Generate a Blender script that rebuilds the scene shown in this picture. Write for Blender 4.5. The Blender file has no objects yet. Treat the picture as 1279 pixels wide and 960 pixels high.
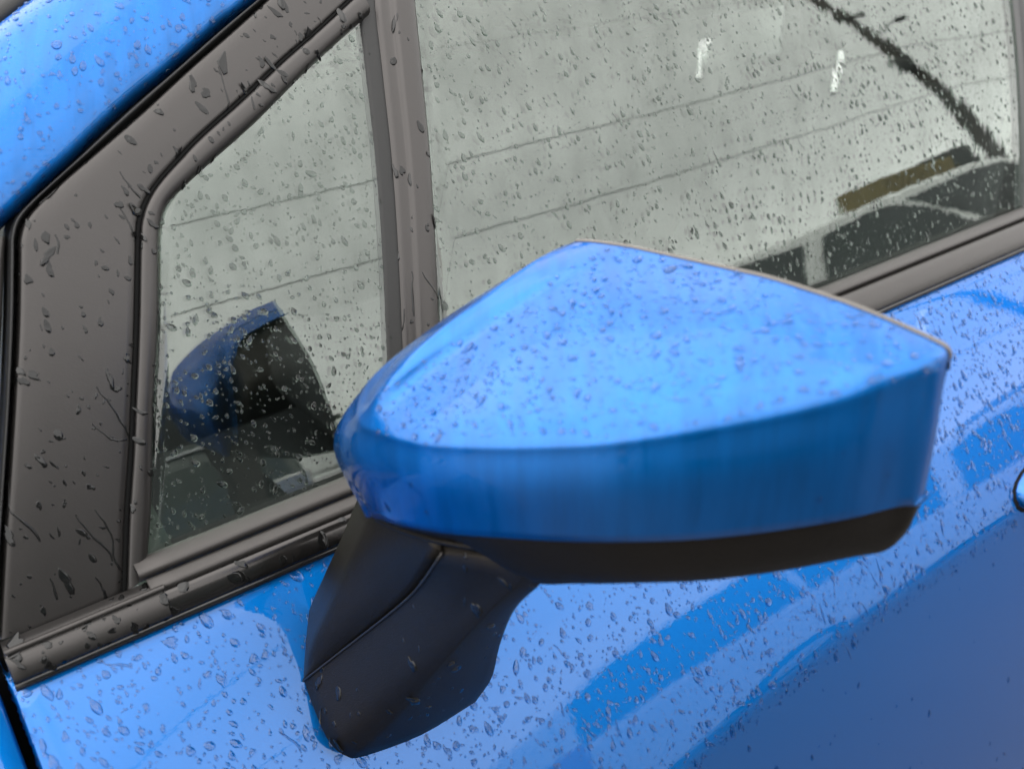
import bpy, bmesh, math, random
import numpy as np
from mathutils import Vector, Matrix
from mathutils.bvhtree import BVHTree

C = bpy.context.scene.collection
SC = bpy.context.scene
R = math.radians

# ------------------------------------------------------------------ camera
# X runs rearward along the car, Y points into the car, Z up, metres, ground at z = 0
cd = bpy.data.cameras.new('camera')
cam = bpy.data.objects.new('camera', cd)
C.objects.link(cam)
CAM = Vector((0.0, -0.4611, 1.39))
PITCH, AZ, ROLL = R(26.7766), R(55.7295), R(-3.2199)
look = Vector((math.cos(PITCH) * math.cos(AZ), math.cos(PITCH) * math.sin(AZ), -math.sin(PITCH)))
r0 = Vector((math.sin(AZ), -math.cos(AZ), 0))
u0 = r0.cross(look)
right = r0 * math.cos(ROLL) + u0 * math.sin(ROLL)
up = u0 * math.cos(ROLL) - r0 * math.sin(ROLL)
cam.matrix_world = Matrix(((right.x, up.x, -look.x, CAM.x), (right.y, up.y, -look.y, CAM.y),
                           (right.z, up.z, -look.z, CAM.z), (0, 0, 0, 1)))
FPX = 1224.32
cd.sensor_width = 36.0
cd.lens = FPX * 36.0 / 1279.0
cd.clip_start, cd.clip_end = 0.01, 2000
cd.dof.use_dof = True
cd.dof.focus_distance = 0.62
cd.dof.aperture_fstop = 8.5
SC.camera = cam

# ------------------------------------------------------------------ sky and sun (overcast, wet day)
SUN_DIR = Vector((-0.46, 0.10, 0.88)).normalized()     # high behind thin cloud, over the bonnet
world = bpy.data.worlds.new('World')
SC.world = world
world.use_nodes = True
wn = world.node_tree
wn.nodes.clear()
out = wn.nodes.new('ShaderNodeOutputWorld')
bg = wn.nodes.new('ShaderNodeBackground')
sky = wn.nodes.new('ShaderNodeTexSky')
sky.sky_type = 'NISHITA'
sky.sun_disc = False
sky.sun_elevation = math.asin(SUN_DIR.z)
sky.sun_rotation = math.atan2(SUN_DIR.x, SUN_DIR.y)
sky.dust_density = 1.0
sky.air_density = 1.0
tc = wn.nodes.new('ShaderNodeTexCoord')
sep = wn.nodes.new('ShaderNodeSeparateXYZ')
mr = wn.nodes.new('ShaderNodeMapRange')          # overcast sky: a little brighter overhead
mr.inputs['From Min'].default_value = 0.0
mr.inputs['From Max'].default_value = 1.0
mr.inputs['To Min'].default_value = 5.6
mr.inputs['To Max'].default_value = 6.4
nz = wn.nodes.new('ShaderNodeTexNoise')
nz.inputs['Scale'].default_value = 1.6
nz.inputs['Detail'].default_value = 4.0
mz = wn.nodes.new('ShaderNodeMapRange')
mz.inputs['From Min'].default_value = 0.3
mz.inputs['From Max'].default_value = 0.7
mz.inputs['To Min'].default_value = 0.76
mz.inputs['To Max'].default_value = 1.14
mul = wn.nodes.new('ShaderNodeMath')
mul.operation = 'MULTIPLY'
cc = wn.nodes.new('ShaderNodeCombineColor')
m1 = wn.nodes.new('ShaderNodeMath'); m1.operation = 'MULTIPLY'; m1.inputs[1].default_value = 0.985
m2 = wn.nodes.new('ShaderNodeMath'); m2.operation = 'MULTIPLY'; m2.inputs[1].default_value = 0.96
mix = wn.nodes.new('ShaderNodeMix')
mix.data_type = 'RGBA'
mix.inputs[0].default_value = 0.96               # cloud cover over the clear sky
L = wn.links.new
L(tc.outputs['Generated'], sep.inputs[0]); L(sep.outputs['Z'], mr.inputs['Value'])
mpw = wn.nodes.new('ShaderNodeMapping'); mpw.inputs['Scale'].default_value = (1.0, 1.0, 3.2)
L(tc.outputs['Generated'], mpw.inputs[0]); L(mpw.outputs[0], nz.inputs['Vector']); L(nz.outputs['Fac'], mz.inputs['Value'])
L(mr.outputs[0], mul.inputs[0]); L(mz.outputs[0], mul.inputs[1])
L(mul.outputs[0], m1.inputs[0]); L(mul.outputs[0], m2.inputs[0])
L(mul.outputs[0], cc.inputs[0]); L(m1.outputs[0], cc.inputs[1]); L(m2.outputs[0], cc.inputs[2])
L(sky.outputs[0], mix.inputs[6]); L(cc.outputs[0], mix.inputs[7])
L(mix.outputs[2], bg.inputs[0]); L(bg.outputs[0], out.inputs[0])
bg.inputs[1].default_value = 0.12
sd = bpy.data.lights.new('sun', 'SUN')
sd.energy = 0.5
sd.angle = R(90)
sd.color = (1.0, 0.97, 0.93)
sun = bpy.data.objects.new('sun', sd)
sun.rotation_euler = SUN_DIR.to_track_quat('Z', 'Y').to_euler()
C.objects.link(sun)

SC.view_settings.view_transform = 'Standard'
SC.view_settings.look = 'None'
SC.view_settings.gamma = 1.0
SC.view_settings.exposure = 2.45
SC.cycles.use_denoising = True
SC.cycles.max_bounces = 14
SC.cycles.transmission_bounces = 10
SC.cycles.transparent_max_bounces = 16
SC.cycles.glossy_bounces = 8
SC.cycles.sample_clamp_indirect = 12.0
SC.cycles.blur_glossy = 0.3

# ------------------------------------------------------------------ materials
def nodes_of(name):
    m = bpy.data.materials.new(name)
    m.use_nodes = True
    return m, m.node_tree, m.node_tree.nodes['Principled BSDF']

def noise(nt, scale, detail=3.0, rough=0.5, coord='Object', stretch=None):
    t = nt.nodes.new('ShaderNodeTexNoise')
    t.inputs['Scale'].default_value = scale
    t.inputs['Detail'].default_value = detail
    t.inputs['Roughness'].default_value = rough
    c = nt.nodes.new('ShaderNodeTexCoord')
    if stretch:
        mp = nt.nodes.new('ShaderNodeMapping')
        mp.inputs['Scale'].default_value = stretch
        nt.links.new(c.outputs[coord], mp.inputs[0]); nt.links.new(mp.outputs[0], t.inputs['Vector'])
    else:
        nt.links.new(c.outputs[coord], t.inputs['Vector'])
    return t

def ramp(nt, src, a, b, lo=0.0, hi=1.0):
    m = nt.nodes.new('ShaderNodeMapRange')
    m.inputs['From Min'].default_value = a; m.inputs['From Max'].default_value = b
    m.inputs['To Min'].default_value = lo; m.inputs['To Max'].default_value = hi
    nt.links.new(src, m.inputs['Value'])
    return m.outputs[0]

def simple(name, col, rough=0.5, metal=0.0, spec=0.5, tint=None, nscale=0, namp=0.0, bump=0.0, bscale=300, coat=0.0):
    m, nt, b = nodes_of(name)
    b.inputs['Base Color'].default_value = (*col, 1)
    b.inputs['Roughness'].default_value = rough
    b.inputs['Metallic'].default_value = metal
    b.inputs['Specular IOR Level'].default_value = spec
    b.inputs['Coat Weight'].default_value = coat
    if tint: b.inputs['Specular Tint'].default_value = (*tint, 1)
    if nscale:
        n = noise(nt, nscale)
        mx = nt.nodes.new('ShaderNodeMix'); mx.data_type = 'RGBA'
        mx.inputs[6].default_value = (*[c * (1 - namp) for c in col], 1)
        mx.inputs[7].default_value = (*[min(1, c * (1 + namp)) for c in col], 1)
        nt.links.new(n.outputs['Fac'], mx.inputs[0]); nt.links.new(mx.outputs[2], b.inputs['Base Color'])
    if bump:
        n2 = noise(nt, bscale, 2)
        bp = nt.nodes.new('ShaderNodeBump')
        bp.inputs['Strength'].default_value = bump
        bp.inputs['Distance'].default_value = 0.0004
        nt.links.new(n2.outputs['Fac'], bp.inputs['Height']); nt.links.new(bp.outputs[0], b.inputs['Normal'])
    return m

def paint(name, beads=0.0):
    """metallic blue under clear coat; 'beads' = fine mist of water beading on the coat"""
    m, nt, b = nodes_of(name)
    b.inputs['Base Color'].default_value = (0.002, 0.112, 0.43, 1)
    b.inputs['Metallic'].default_value = 0.92
    b.inputs['Roughness'].default_value = 0.54
    b.inputs['Coat Weight'].default_value = 1.0
    b.inputs['Coat Roughness'].default_value = 0.012
    b.inputs['Coat IOR'].default_value = 1.36 if beads else 1.46
    b.inputs['Specular Tint'].default_value = (0.02, 0.35, 1.0, 1)
    fl = noise(nt, 2600, 1)                              # metal flake
    mx = nt.nodes.new('ShaderNodeMix'); mx.data_type = 'RGBA'
    mx.inputs[6].default_value = (0.0004, 0.091, 0.312, 1); mx.inputs[7].default_value = (0.0015, 0.121, 0.402, 1)
    nt.links.new(fl.outputs['Fac'], mx.inputs[0]); nt.links.new(mx.outputs[2], b.inputs['Base Color'])
    pe = noise(nt, 260, 2, 0.5)                          # orange peel of the clear coat
    bo = nt.nodes.new('ShaderNodeBump')
    bo.inputs['Strength'].default_value = 0.5
    bo.inputs['Distance'].default_value = 0.00003
    nt.links.new(pe.outputs['Fac'], bo.inputs['Height']); nt.links.new(bo.outputs[0], b.inputs['Coat Normal'])
    if beads:
        st = noise(nt, 1.0, 3, 0.6, stretch=(26, 130, 16))
        mpn = st.inputs['Vector'].links[0].from_node                # trails follow the fall of the cap
        mp2 = nt.nodes.new('ShaderNodeMapping'); mp2.inputs['Rotation'].default_value = (0, 0, R(-53))
        nt.links.new(mpn.inputs[0].links[0].from_socket, mp2.inputs[0]); nt.links.new(mp2.outputs[0], mpn.inputs[0])
        #     # water running down: darker clear trails between fine beads
        dv = ramp(nt, st.outputs['Fac'], 0.38, 0.58, 0.74, 0.90)
        vm = nt.nodes.new('ShaderNodeVectorMath'); vm.operation = 'SCALE'
        nt.links.new(mx.outputs[2], vm.inputs[0]); nt.links.new(dv, vm.inputs['Scale']); nt.links.new(vm.outputs[0], b.inputs['Base Color'])
        nt.links.new(ramp(nt, st.outputs['Fac'], 0.4, 0.6, 0.03, 0.14), b.inputs['Coat Roughness'])
        vo = nt.nodes.new('ShaderNodeTexVoronoi')
        vo.inputs['Scale'].default_value = 700
        co = nt.nodes.new('ShaderNodeTexCoord'); nt.links.new(co.outputs['Object'], vo.inputs['Vector'])
        h = ramp(nt, vo.outputs['Distance'], 0.15, 0.45, 1.0, 0.0)
        mask = ramp(nt, st.outputs['Fac'], 0.44, 0.54)
        mm = nt.nodes.new('ShaderNodeMath'); mm.operation = 'MULTIPLY'
        nt.links.new(h, mm.inputs[0]); nt.links.new(mask, mm.inputs[1])
        bp = nt.nodes.new('ShaderNodeBump')
        bp.inputs['Strength'].default_value = beads
        bp.inputs['Distance'].default_value = 0.0002
        nt.links.new(mm.outputs[0], bp.inputs['Height']); nt.links.new(bo.outputs[0], bp.inputs['Normal']); nt.links.new(bp.outputs[0], b.inputs['Coat Normal'])
    return m

def glass_mat(name, tint, refl=1.0):
    m = bpy.data.materials.new(name); m.use_nodes = True
    nt = m.node_tree; nt.nodes.clear()
    o = nt.nodes.new('ShaderNodeOutputMaterial')
    f = nt.nodes.new('ShaderNodeFresnel')
    ge = nt.nodes.new('ShaderNodeNewGeometry')           # both faces of the pane reflect alike
    nt.links.new(ramp(nt, ge.outputs['Backfacing'], 0, 1, 1.66, 1 / 1.66), f.inputs['IOR'])
    t = nt.nodes.new('ShaderNodeBsdfTransparent'); t.inputs[0].default_value = (*tint, 1)
    g = nt.nodes.new('ShaderNodeBsdfGlossy'); g.inputs['Roughness'].default_value = 0.0
    g.inputs[0].default_value = (0.97, 1.0, 0.965, 1)
    wv = noise(nt, 22, 3, 0.5, stretch=(1, 1, .5))               # water sheet: slightly wavy, faintly streaked
    bp = nt.nodes.new('ShaderNodeBump'); bp.inputs['Strength'].default_value = .5; bp.inputs['Distance'].default_value = 0.00025
    nt.links.new(wv.outputs['Fac'], bp.inputs['Height']); nt.links.new(bp.outputs[0], g.inputs['Normal'])
    sk = noise(nt, 1, 4, 0.6, stretch=(60, 60, 9))
    vm = nt.nodes.new('ShaderNodeVectorMath'); vm.operation = 'SCALE'; vm.inputs[0].default_value = (0.97, 1.0, 0.965)
    nt.links.new(ramp(nt, sk.outputs['Fac'], .3, .7, .84, 1.06), vm.inputs['Scale']); nt.links.new(vm.outputs[0], g.inputs[0])
    mx = nt.nodes.new('ShaderNodeMixShader')
    nt.links.new(f.outputs[0], mx.inputs[0]); nt.links.new(t.outputs[0], mx.inputs[1]); nt.links.new(g.outputs[0], mx.inputs[2])
    nt.links.new(mx.outputs[0], o.inputs[0])
    return m

def water_mat(name, col):
    m = bpy.data.materials.new(name); m.use_nodes = True
    nt = m.node_tree; nt.nodes.clear()
    o = nt.nodes.new('ShaderNodeOutputMaterial')
    g = nt.nodes.new('ShaderNodeBsdfGlass'); g.inputs['IOR'].default_value = 1.33; g.inputs['Roughness'].default_value = 0.0; g.inputs[0].default_value = (*col, 1)
    nt.links.new(g.outputs[0], o.inputs[0])
    return m

M = dict(
    paint=paint('blue_metallic_paint'),
    paint_wet=paint('blue_metallic_paint_beaded', 0.35),
    trim=simple('matt_black_trim', (0.007, 0.0064, 0.0062), 0.40, tint=(1, .95, .93), spec=0.53, nscale=60, namp=.2, bump=.12, bscale=900),
    trim_soft=simple('grey_rubber_trim', (0.014, 0.0128, 0.012), 0.46, tint=(1, .95, .93), spec=0.5, nscale=40, namp=.2, bump=.1, bscale=700),
    gloss_black=simple('gloss_black_trim', (0.008, 0.008, 0.009), 0.16, spec=0.5, bump=.05, bscale=300),
    rubber=simple('black_rubber', (0.008, 0.008, 0.008), 0.55, spec=0.35, bump=.2, bscale=500),
    shell=simple('grained_black_plastic', (0.003, 0.0025, 0.0022), 0.46, tint=(1, .88, .74), spec=0.22, nscale=80, namp=.25, bump=.7, bscale=1300),
    belt=simple('belt_moulding_black', (0.005, 0.0047, 0.0046), 0.2, tint=(1, .95, .93), spec=0.5, nscale=60, namp=.2, bump=.06, bscale=700),
    gap=simple('dark_shut_line', (0.003, 0.003, 0.003), 0.8, spec=0.1),
    seal_edge=simple('mirror_edge_seal', (0.05, 0.042, 0.034), 0.2, spec=0.7),
    glass=glass_mat('side_window_glass', (0.80, 0.86, 0.82)),
    interior=simple('dark_cabin_plastic', (0.03, 0.034, 0.032), 0.6, nscale=30, namp=.2, bump=.2, bscale=600),
    fabric=simple('dark_seat_fabric', (0.02, 0.021, 0.023), 0.9, spec=.2, nscale=300, namp=.4),
    headliner=simple('grey_headliner', (0.16, 0.16, 0.155), 0.9, spec=.1),
    silver=simple('mirror_silver', (0.85, 0.85, 0.86), 0.01, metal=1.0),
    water=water_mat('rain_water', (.85, .88, .92)),  # tint darkens drops, standing in for the coat reflection lost underneath
    water_glass=water_mat('rain_water_on_glass', (.74, .76, .75)),  # darker tint stands in for the pane reflection lost under water
    water_black=simple('rain_water_on_black', (0.004, 0.004, 0.004), 0.03, spec=0.3),
    asphalt=simple('wet_asphalt', (0.042, 0.042, 0.045), 0.32, nscale=1.5, namp=.4, spec=.5, bump=.6, bscale=40),
    white_paint=simple('white_car_paint', (0.78, 0.78, 0.77), 0.3, coat=1.0, nscale=3, namp=.03),
    green_paint=simple('grey_green_car_paint', (0.075, 0.095, 0.085), 0.25, coat=1.0, nscale=3, namp=.06),
    far_glass=simple('dark_car_glass', (0.012, 0.016, 0.018), 0.04, spec=.5),
    tyre=simple('tyre_rubber', (0.02, 0.02, 0.02), 0.8, nscale=30, namp=.3),
    rim=simple('alloy_rim', (0.5, 0.5, 0.51), 0.3, metal=1.0),
    lamp=simple('red_lamp_lens', (0.35, 0.02, 0.02), 0.1),
    headlamp=simple('clear_lamp_lens', (0.6, 0.6, 0.6), 0.08, metal=.5),
    tube=None,
    yellow=simple('mustard_painted_steel', (0.2, 0.15, 0.045), 0.5, nscale=3, namp=.25),
    dark_steel=simple('dark_steel', (0.03, 0.032, 0.03), 0.6, nscale=6, namp=.3),
    wood=simple('weathered_pole_wood', (0.055, 0.048, 0.04), 0.85, nscale=12, namp=.35),
    wire=simple('black_cable', (0.03, 0.03, 0.03), 0.7),
    leaf=simple('dark_foliage', (0.04, 0.062, 0.03), 0.7, nscale=1.2, namp=.5),
    bark=simple('bark', (0.07, 0.055, 0.04), 0.9, nscale=8, namp=.3),
    pale=simple('pale_render', (0.55, 0.54, 0.5), 0.8, nscale=2, namp=.1),
)

def glow_bar_mat():  # emission of the added bars, no real source behind it
    m, nt, b = nodes_of('added_bar_glow')
    b.inputs['Base Color'].default_value = (.9, .9, .9, 1)
    b.inputs['Emission Color'].default_value = (1, 1, .98, 1)
    b.inputs['Emission Strength'].default_value = 1.1
    return m
M['tube'] = glow_bar_mat()

# ------------------------------------------------------------------ helpers
def link(name, me, mat, parent=None, smooth=True):
    o = bpy.data.objects.new(name, me)
    C.objects.link(o)
    if mat is not None: me.materials.append(mat)
    if smooth: me.polygons.foreach_set('use_smooth', [True] * len(me.polygons))
    if parent is not None: o.parent = parent
    return o

def mesh_obj(name, verts, faces, mat, parent=None, smooth=True, fix=True):
    me = bpy.data.meshes.new(name)
    me.from_pydata([tuple(v) for v in verts], [], faces)
    if fix:
        bm = bmesh.new(); bm.from_mesh(me)
        bmesh.ops.remove_doubles(bm, verts=bm.verts, dist=1e-6)
        bmesh.ops.recalc_face_normals(bm, faces=bm.faces)
        bm.to_mesh(me); bm.free()
    me.update()
    return link(name, me, mat, parent, smooth)

def tag(o, label=None, cat=None, group=None, kind=None):
    if label: o['label'] = label
    if cat: o['category'] = cat
    if group: o['group'] = group
    if kind: o['kind'] = kind
    return o

def thing(name, label, cat, loc=(0, 0, 0), group=None):
    o = bpy.data.objects.new(name, None)
    o.empty_display_size = 0.1
    o.location = loc
    C.objects.link(o)
    return tag(o, label, cat, group)

def grid_faces(nu, nv, wrap_v=False):
    f = []
    for i in range(nu - 1):
        for j in range(nv if wrap_v else nv - 1):
            k = (j + 1) % nv
            f.append((i * nv + j, (i + 1) * nv + j, (i + 1) * nv + k, i * nv + k))
    return f

def catmull(P, n, close=False):
    """resample control points with a centripetal-ish Catmull-Rom, n samples per span"""
    P = [np.asarray(p, float) for p in P]
    o = []
    for i in range(len(P) - 1):
        p0 = P[i - 1] if i > 0 else 2 * P[0] - P[1]
        p1, p2 = P[i], P[i + 1]
        p3 = P[i + 2] if i + 2 < len(P) else 2 * P[-1] - P[-2]
        for k in range(n):
            t = k / n
            o.append(0.5 * (2 * p1 + (p2 - p0) * t + (2 * p0 - 5 * p1 + 4 * p2 - p3) * t * t
                            + (3 * p1 - p0 - 3 * p2 + p3) * t ** 3))
    o.append(P[-1])
    return o

def surface_from_rows(rows, nu, nv):
    """rows of control points (rows x cols) -> dense smooth grid"""
    cols = [catmull(r, nv) for r in rows]
    n = len(cols[0])
    dense = [catmull([c[j] for c in cols], nu) for j in range(n)]
    return [[dense[j][i] for j in range(n)] for i in range(len(dense[0]))]

def rows_mesh(name, rows, mat, parent=None, thick=0.0, smooth=True, off=1.0):
    nu, nv = len(rows), len(rows[0])
    o = mesh_obj(name, [p for r in rows for p in r], grid_faces(nu, nv), mat, parent, smooth)
    if thick:
        s = o.modifiers.new('thickness', 'SOLIDIFY'); s.thickness = thick; s.offset = off
    return o

def tube(name, pts, rad, mat, parent=None, n=8, closed=False):
    pts = [Vector(p) for p in pts]
    V, F = [], []
    for i, p in enumerate(pts):
        a = pts[max(i - 1, 0)]; b = pts[min(i + 1, len(pts) - 1)]
        d = (b - a).normalized()
        s = d.cross(Vector((0, 0, 1)))
        if s.length < 1e-3: s = d.cross(Vector((1, 0, 0)))
        s.normalize(); t = s.cross(d)
        rr = rad[i] if isinstance(rad, (list, tuple)) else rad
        for k in range(n):
            an = 2 * math.pi * k / n
            V.append(p + s * math.cos(an) * rr + t * math.sin(an) * rr)
    F = grid_faces(len(pts), n, True)
    F.append(tuple(range(n))); F.append(tuple(range((len(pts) - 1) * n, len(pts) * n)))
    return mesh_obj(name, V, F, mat, parent)

def box(name, x0, x1, y0, y1, z0, z1, mat, parent=None, bev=0.0, smooth=False):
    V = [(x, y, z) for x in (x0, x1) for y in (y0, y1) for z in (z0, z1)]
    F = [(0, 1, 3, 2), (4, 6, 7, 5), (0, 4, 5, 1), (2, 3, 7, 6), (0, 2, 6, 4), (1, 5, 7, 3)]
    o = mesh_obj(name, V, F, mat, parent, smooth)
    if bev:
        b = o.modifiers.new('bevel', 'BEVEL'); b.width = bev; b.segments = 3
    return o

# side glass / window frame surface: a cylinder about X, leaning inward with height
T0, RG, ZB, YB = R(14.5), 1.3, 1.06, 0.012
def G(x, s, off=0.0):
    t = T0 + s / RG
    y = YB + RG * (math.cos(T0) - math.cos(t)); z = ZB + RG * (math.sin(t) - math.sin(T0))
    return (x, y - off * math.cos(t), z + off * math.sin(t))

def resample(P, n):
    return catmull([np.array(p) for p in P], n)

def strip(name, A, B, prof, mat, parent, n=5):
    """loft between two matched lines on G with a cross profile of (w, offset)"""
    a, b = resample(A, n), resample(B, n)
    rows = []
    for p, q in zip(a, b):
        rows.append([G(*(p + (q - p) * w), off) for w, off in prof])
    return rows_mesh(name, rows, mat, parent)

def lerp_line(A, B, t):
    return [tuple(np.array(a) * (1 - t) + np.array(b) * t) for a, b in zip(A, B)]

# surveyed lines on the window surface (x along the car, s up the glass), metres
LINES = {
  'pillar_edge': [(0.2389,0.306),(0.2063,0.2891),(0.1741,0.2703),(0.1404,0.2517),(0.1081,0.2312),(0.0924,0.222),(0.0773,0.2125),(0.0629,0.204)],
  'seal_out': [(0.2389,0.306),(0.2063,0.2891),(0.1741,0.2703),(0.1404,0.2517),(0.1081,0.2312),(0.0912,0.2209),(0.0787,0.2134),(0.0698,0.207),(0.0647,0.199),(0.0609,0.1883),(0.0508,0.1577),(0.0366,0.1171),(0.0255,0.0874),(0.0105,0.0473),(-0.0045,0.0058)],
  'seal_in': [(0.2479,0.306),(0.2138,0.2859),(0.1819,0.2678),(0.1465,0.2467),(0.1161,0.2297),(0.0989,0.2202),(0.0843,0.2114),(0.0746,0.2039),(0.0693,0.1959),(0.0657,0.1851),(0.0552,0.1535),(0.0414,0.1156),(0.0302,0.0857),(0.0151,0.0454),(0.0001,0.0035)],
  'sail_out': [(0.2479,0.306),(0.2138,0.2859),(0.1819,0.2678),(0.1465,0.2467),(0.1161,0.2297),(0.0989,0.2202),(0.0843,0.2114),(0.0746,0.2039),(0.0693,0.1959),(0.0657,0.1851),(0.0552,0.1535),(0.0414,0.1156),(0.0302,0.0857),(0.0151,0.0454),(0.0001,0.0035)],
  'groove': [(0.2984,0.2994),(0.2657,0.2806),(0.2359,0.2645),(0.2034,0.2457),(0.1747,0.2298),(0.1568,0.2181),(0.1459,0.2104),(0.1374,0.2028),(0.1305,0.1937),(0.1254,0.1816),(0.1107,0.138),(0.0965,0.0975),(0.0872,0.0712),(0.0763,0.042),(0.0632,0.0021)],
  'glass_edge': [(0.3031,0.2863),(0.2773,0.2728),(0.2465,0.2553),(0.2116,0.2341),(0.1774,0.2156),(0.1617,0.2068),(0.1512,0.2008),(0.1448,0.1959),(0.1396,0.1881),(0.1352,0.1771),(0.1228,0.1378),(0.1092,0.1011),(0.0996,0.0723),(0.0904,0.043),(0.0773,0.0074)],
  'div_left': [(0.3059,0.3002),(0.3014,0.2849),(0.2963,0.2613),(0.2916,0.2399),(0.2843,0.2054),(0.2766,0.1718),(0.2673,0.1336),(0.2566,0.0905),(0.2499,0.0614),(0.2363,0.0022)],
  'div_mid': [(0.3179,0.299),(0.3134,0.2836),(0.3071,0.2599),(0.304,0.238),(0.2961,0.2033),(0.2878,0.1695),(0.278,0.131),(0.2667,0.0876),(0.2595,0.0584),(0.2448,-0.001)],
  'div_right': [(0.3386,0.297),(0.3345,0.2812),(0.3287,0.257),(0.3233,0.2351),(0.3154,0.1999),(0.307,0.1655),(0.2971,0.1263),(0.2863,0.082),(0.2797,0.052),(0.2657,-0.0089)],
}
FOOT = {
  'c1': [(0.1355,-0.033,0.9922),(0.1407,-0.044,1.0208),(0.1497,-0.057,1.0515),(0.1593,-0.07,1.0827),(0.1668,-0.085,1.1158)],
  'c2': [(0.1349,-0.035,0.9911),(0.1514,-0.062,1.0239),(0.1634,-0.091,1.0573),(0.1695,-0.121,1.0916),(0.1682,-0.154,1.1334)],
  'c3': [(0.2262,-0.07,0.9462),(0.2232,-0.096,0.9868),(0.21,-0.128,1.0403),(0.1972,-0.163,1.093),(0.1886,-0.197,1.1334)],
  'top': [(0.1682,-0.154,1.1334),(0.1724,-0.17,1.1402),(0.1782,-0.184,1.1443),(0.1813,-0.194,1.1478),(0.1832,-0.198,1.1476),(0.1857,-0.198,1.1411),(0.1886,-0.197,1.1334)],
  'swivel': [(0.1671,-0.09,1.1183),(0.1665,-0.118,1.1268),(0.1672,-0.147,1.1372),(0.1729,-0.171,1.1442),(0.1782,-0.193,1.151),(0.1815,-0.2,1.1508)],
  'bot': [(0.1349,-0.035,0.9911),(0.1328,-0.05,0.9783),(0.1329,-0.062,0.9682),(0.1386,-0.067,0.9593),(0.1481,-0.069,0.954),(0.1861,-0.071,0.947),(0.2262,-0.07,0.9462)],
}

# ------------------------------------------------------------------ the ground
def ground():
    me = bpy.data.meshes.new('ground')
    n = 40; e = 600.0
    xs = [math.copysign(abs(t) ** 3, t) * e for t in np.linspace(-1, 1, n)]
    V = [(x, y, 0.0) for x in xs for y in xs]
    me.from_pydata(V, [], grid_faces(n, n))
    return tag(link('ground', me, M['asphalt']), 'wet grey asphalt under and around the cars', kind='structure')
ground()

# ------------------------------------------------------------------ the blue car
car = thing('blue_car', 'wet metallic blue car with black trim, seen close at its door mirror', 'car', (0.5, 0.8, 0))
CARINV = Matrix.Translation((-0.5, -0.8, 0))
def adopt(o, parent=None):
    """parent a mesh built in world coordinates without moving it"""
    p = parent or car
    o.parent = p
    o.matrix_parent_inverse = Matrix.Identity(4)
    if p is car:
        o.location = (-0.5, -0.8, 0)
    return o

def zcrease(x):
    d = x - 0.357
    return 0.8605 - (0.0212 * math.exp(-d / 0.16) if d > 0 else 0.0212 * (1 - d / 0.16 - 0.25 * (d / .16) ** 2 * (1 if d > -.32 else 0)))
def ztop(x): return 1.0405 + 0.0085 * x
NU0, NU1, NU2 = R(36), R(25), R(9)
def door_profile(x, zs):
    """outward shape of the door side at station x, sampled at heights zs (descending)"""
    zt, zc = ztop(x), zcrease(x)
    y, out, z = 0.004, [], zt
    for zz in zs:
        m = 24
        h = (z - zz) / m
        for k in range(m):
            zm = z - h * (k + .5)
            w = (zt - zm) / (zt - zc)
            nu = NU0 + (NU1 - NU0) * min(max(w, 0), 1) + R(27) * math.exp(-max(zt - zm, 0) / .0028)
            b = 1 / (1 + math.exp(-(zm - zc) / 0.0035))
            nl = NU2 - min(max(zc - zm, 0), .4) / .4 * R(9)
            y -= math.tan(nu * b + nl * (1 - b)) * h
        z = zz
        out.append(y - .14 * max(0, .25 - max(x, -.05)) ** 2 * min(1, (zt - zz) / .08))      # flares towards the wheel arch
    return out
def door_y(x, z): return door_profile(x, [z])[0]

def side_panel(name, x0, x1, nx, mat, parent, edge0=0.0, zlow=0.34):
    rows = []
    for x in np.linspace(x0, x1, nx):
        zt, zc = ztop(x), zcrease(x)
        zs = [zt - .0006, zt - .0013, zt - .0022, zt - .0034, zt - .005, zt - .007, zt - .01] + list(np.linspace(zt - .014, zc + .02, 32)) + list(np.linspace(zc + .016, zc - .016, 17)) + list(np.linspace(zc - .03, zlow, 16))
        ys = door_profile(x, zs)
        xo = lambda z: x + edge0 * ((zt - z) / .04) ** 1.15 * -.0035 * max(0, 1 - (x - x0) / .12)
        r = [(x, 0.022, zt - .004), (x, 0.010, zt + .0002), (x, 0.0062, zt + .0002)]
        r += [(xo(z), y, z) for y, z in zip(ys, zs)]
        rows.append(r)
    # returned hem on both ends
    def hem(r, dx): return [(p[0] + dx, p[1] + (.004 if dx else 0), p[2]) for p in r], [(p[0] + dx * 1.1, p[1] + .03, p[2]) for p in r]
    a, b = hem(rows[0], -.0016); c, d = hem(rows[-1], .0016)
    a2 = [(p[0] - .0006, p[1] + .0010, p[2]) for p in rows[0]]
    rows = [b, a, a2] + rows + [c, d]
    return rows_mesh(name, rows, mat, parent)

door = adopt(side_panel('front_door', -0.001, 1.16, 70, M['paint'], car, 0.0))
fender = adopt(side_panel('front_fender', -0.55, -0.0095, 30, M['paint'], car, 0.0))
rdoor = adopt(side_panel('rear_door', 1.166, 2.0, 24, M['paint'], car))
gapb = adopt(box('shut_line_backing', -0.05, 0.05, 0.03, 0.05, 0.45, 1.05, M['gap'], car))

def dpart(o): return adopt(o, door)

# black strip that carries the rubber seal along the windscreen pillar
SEALP = [(-.25, -.020), (0.0, -.014), (.18, -.013), (.26, -.006), (.36, -.0015), (.5, .0004), (.62, -.0012), (.70, -.006), (.76, -.012), (1.08, -.013)]
adopt(strip('pillar_seal', LINES['seal_out'], LINES['seal_in'], SEALP, M['rubber'], car, 6))
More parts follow.
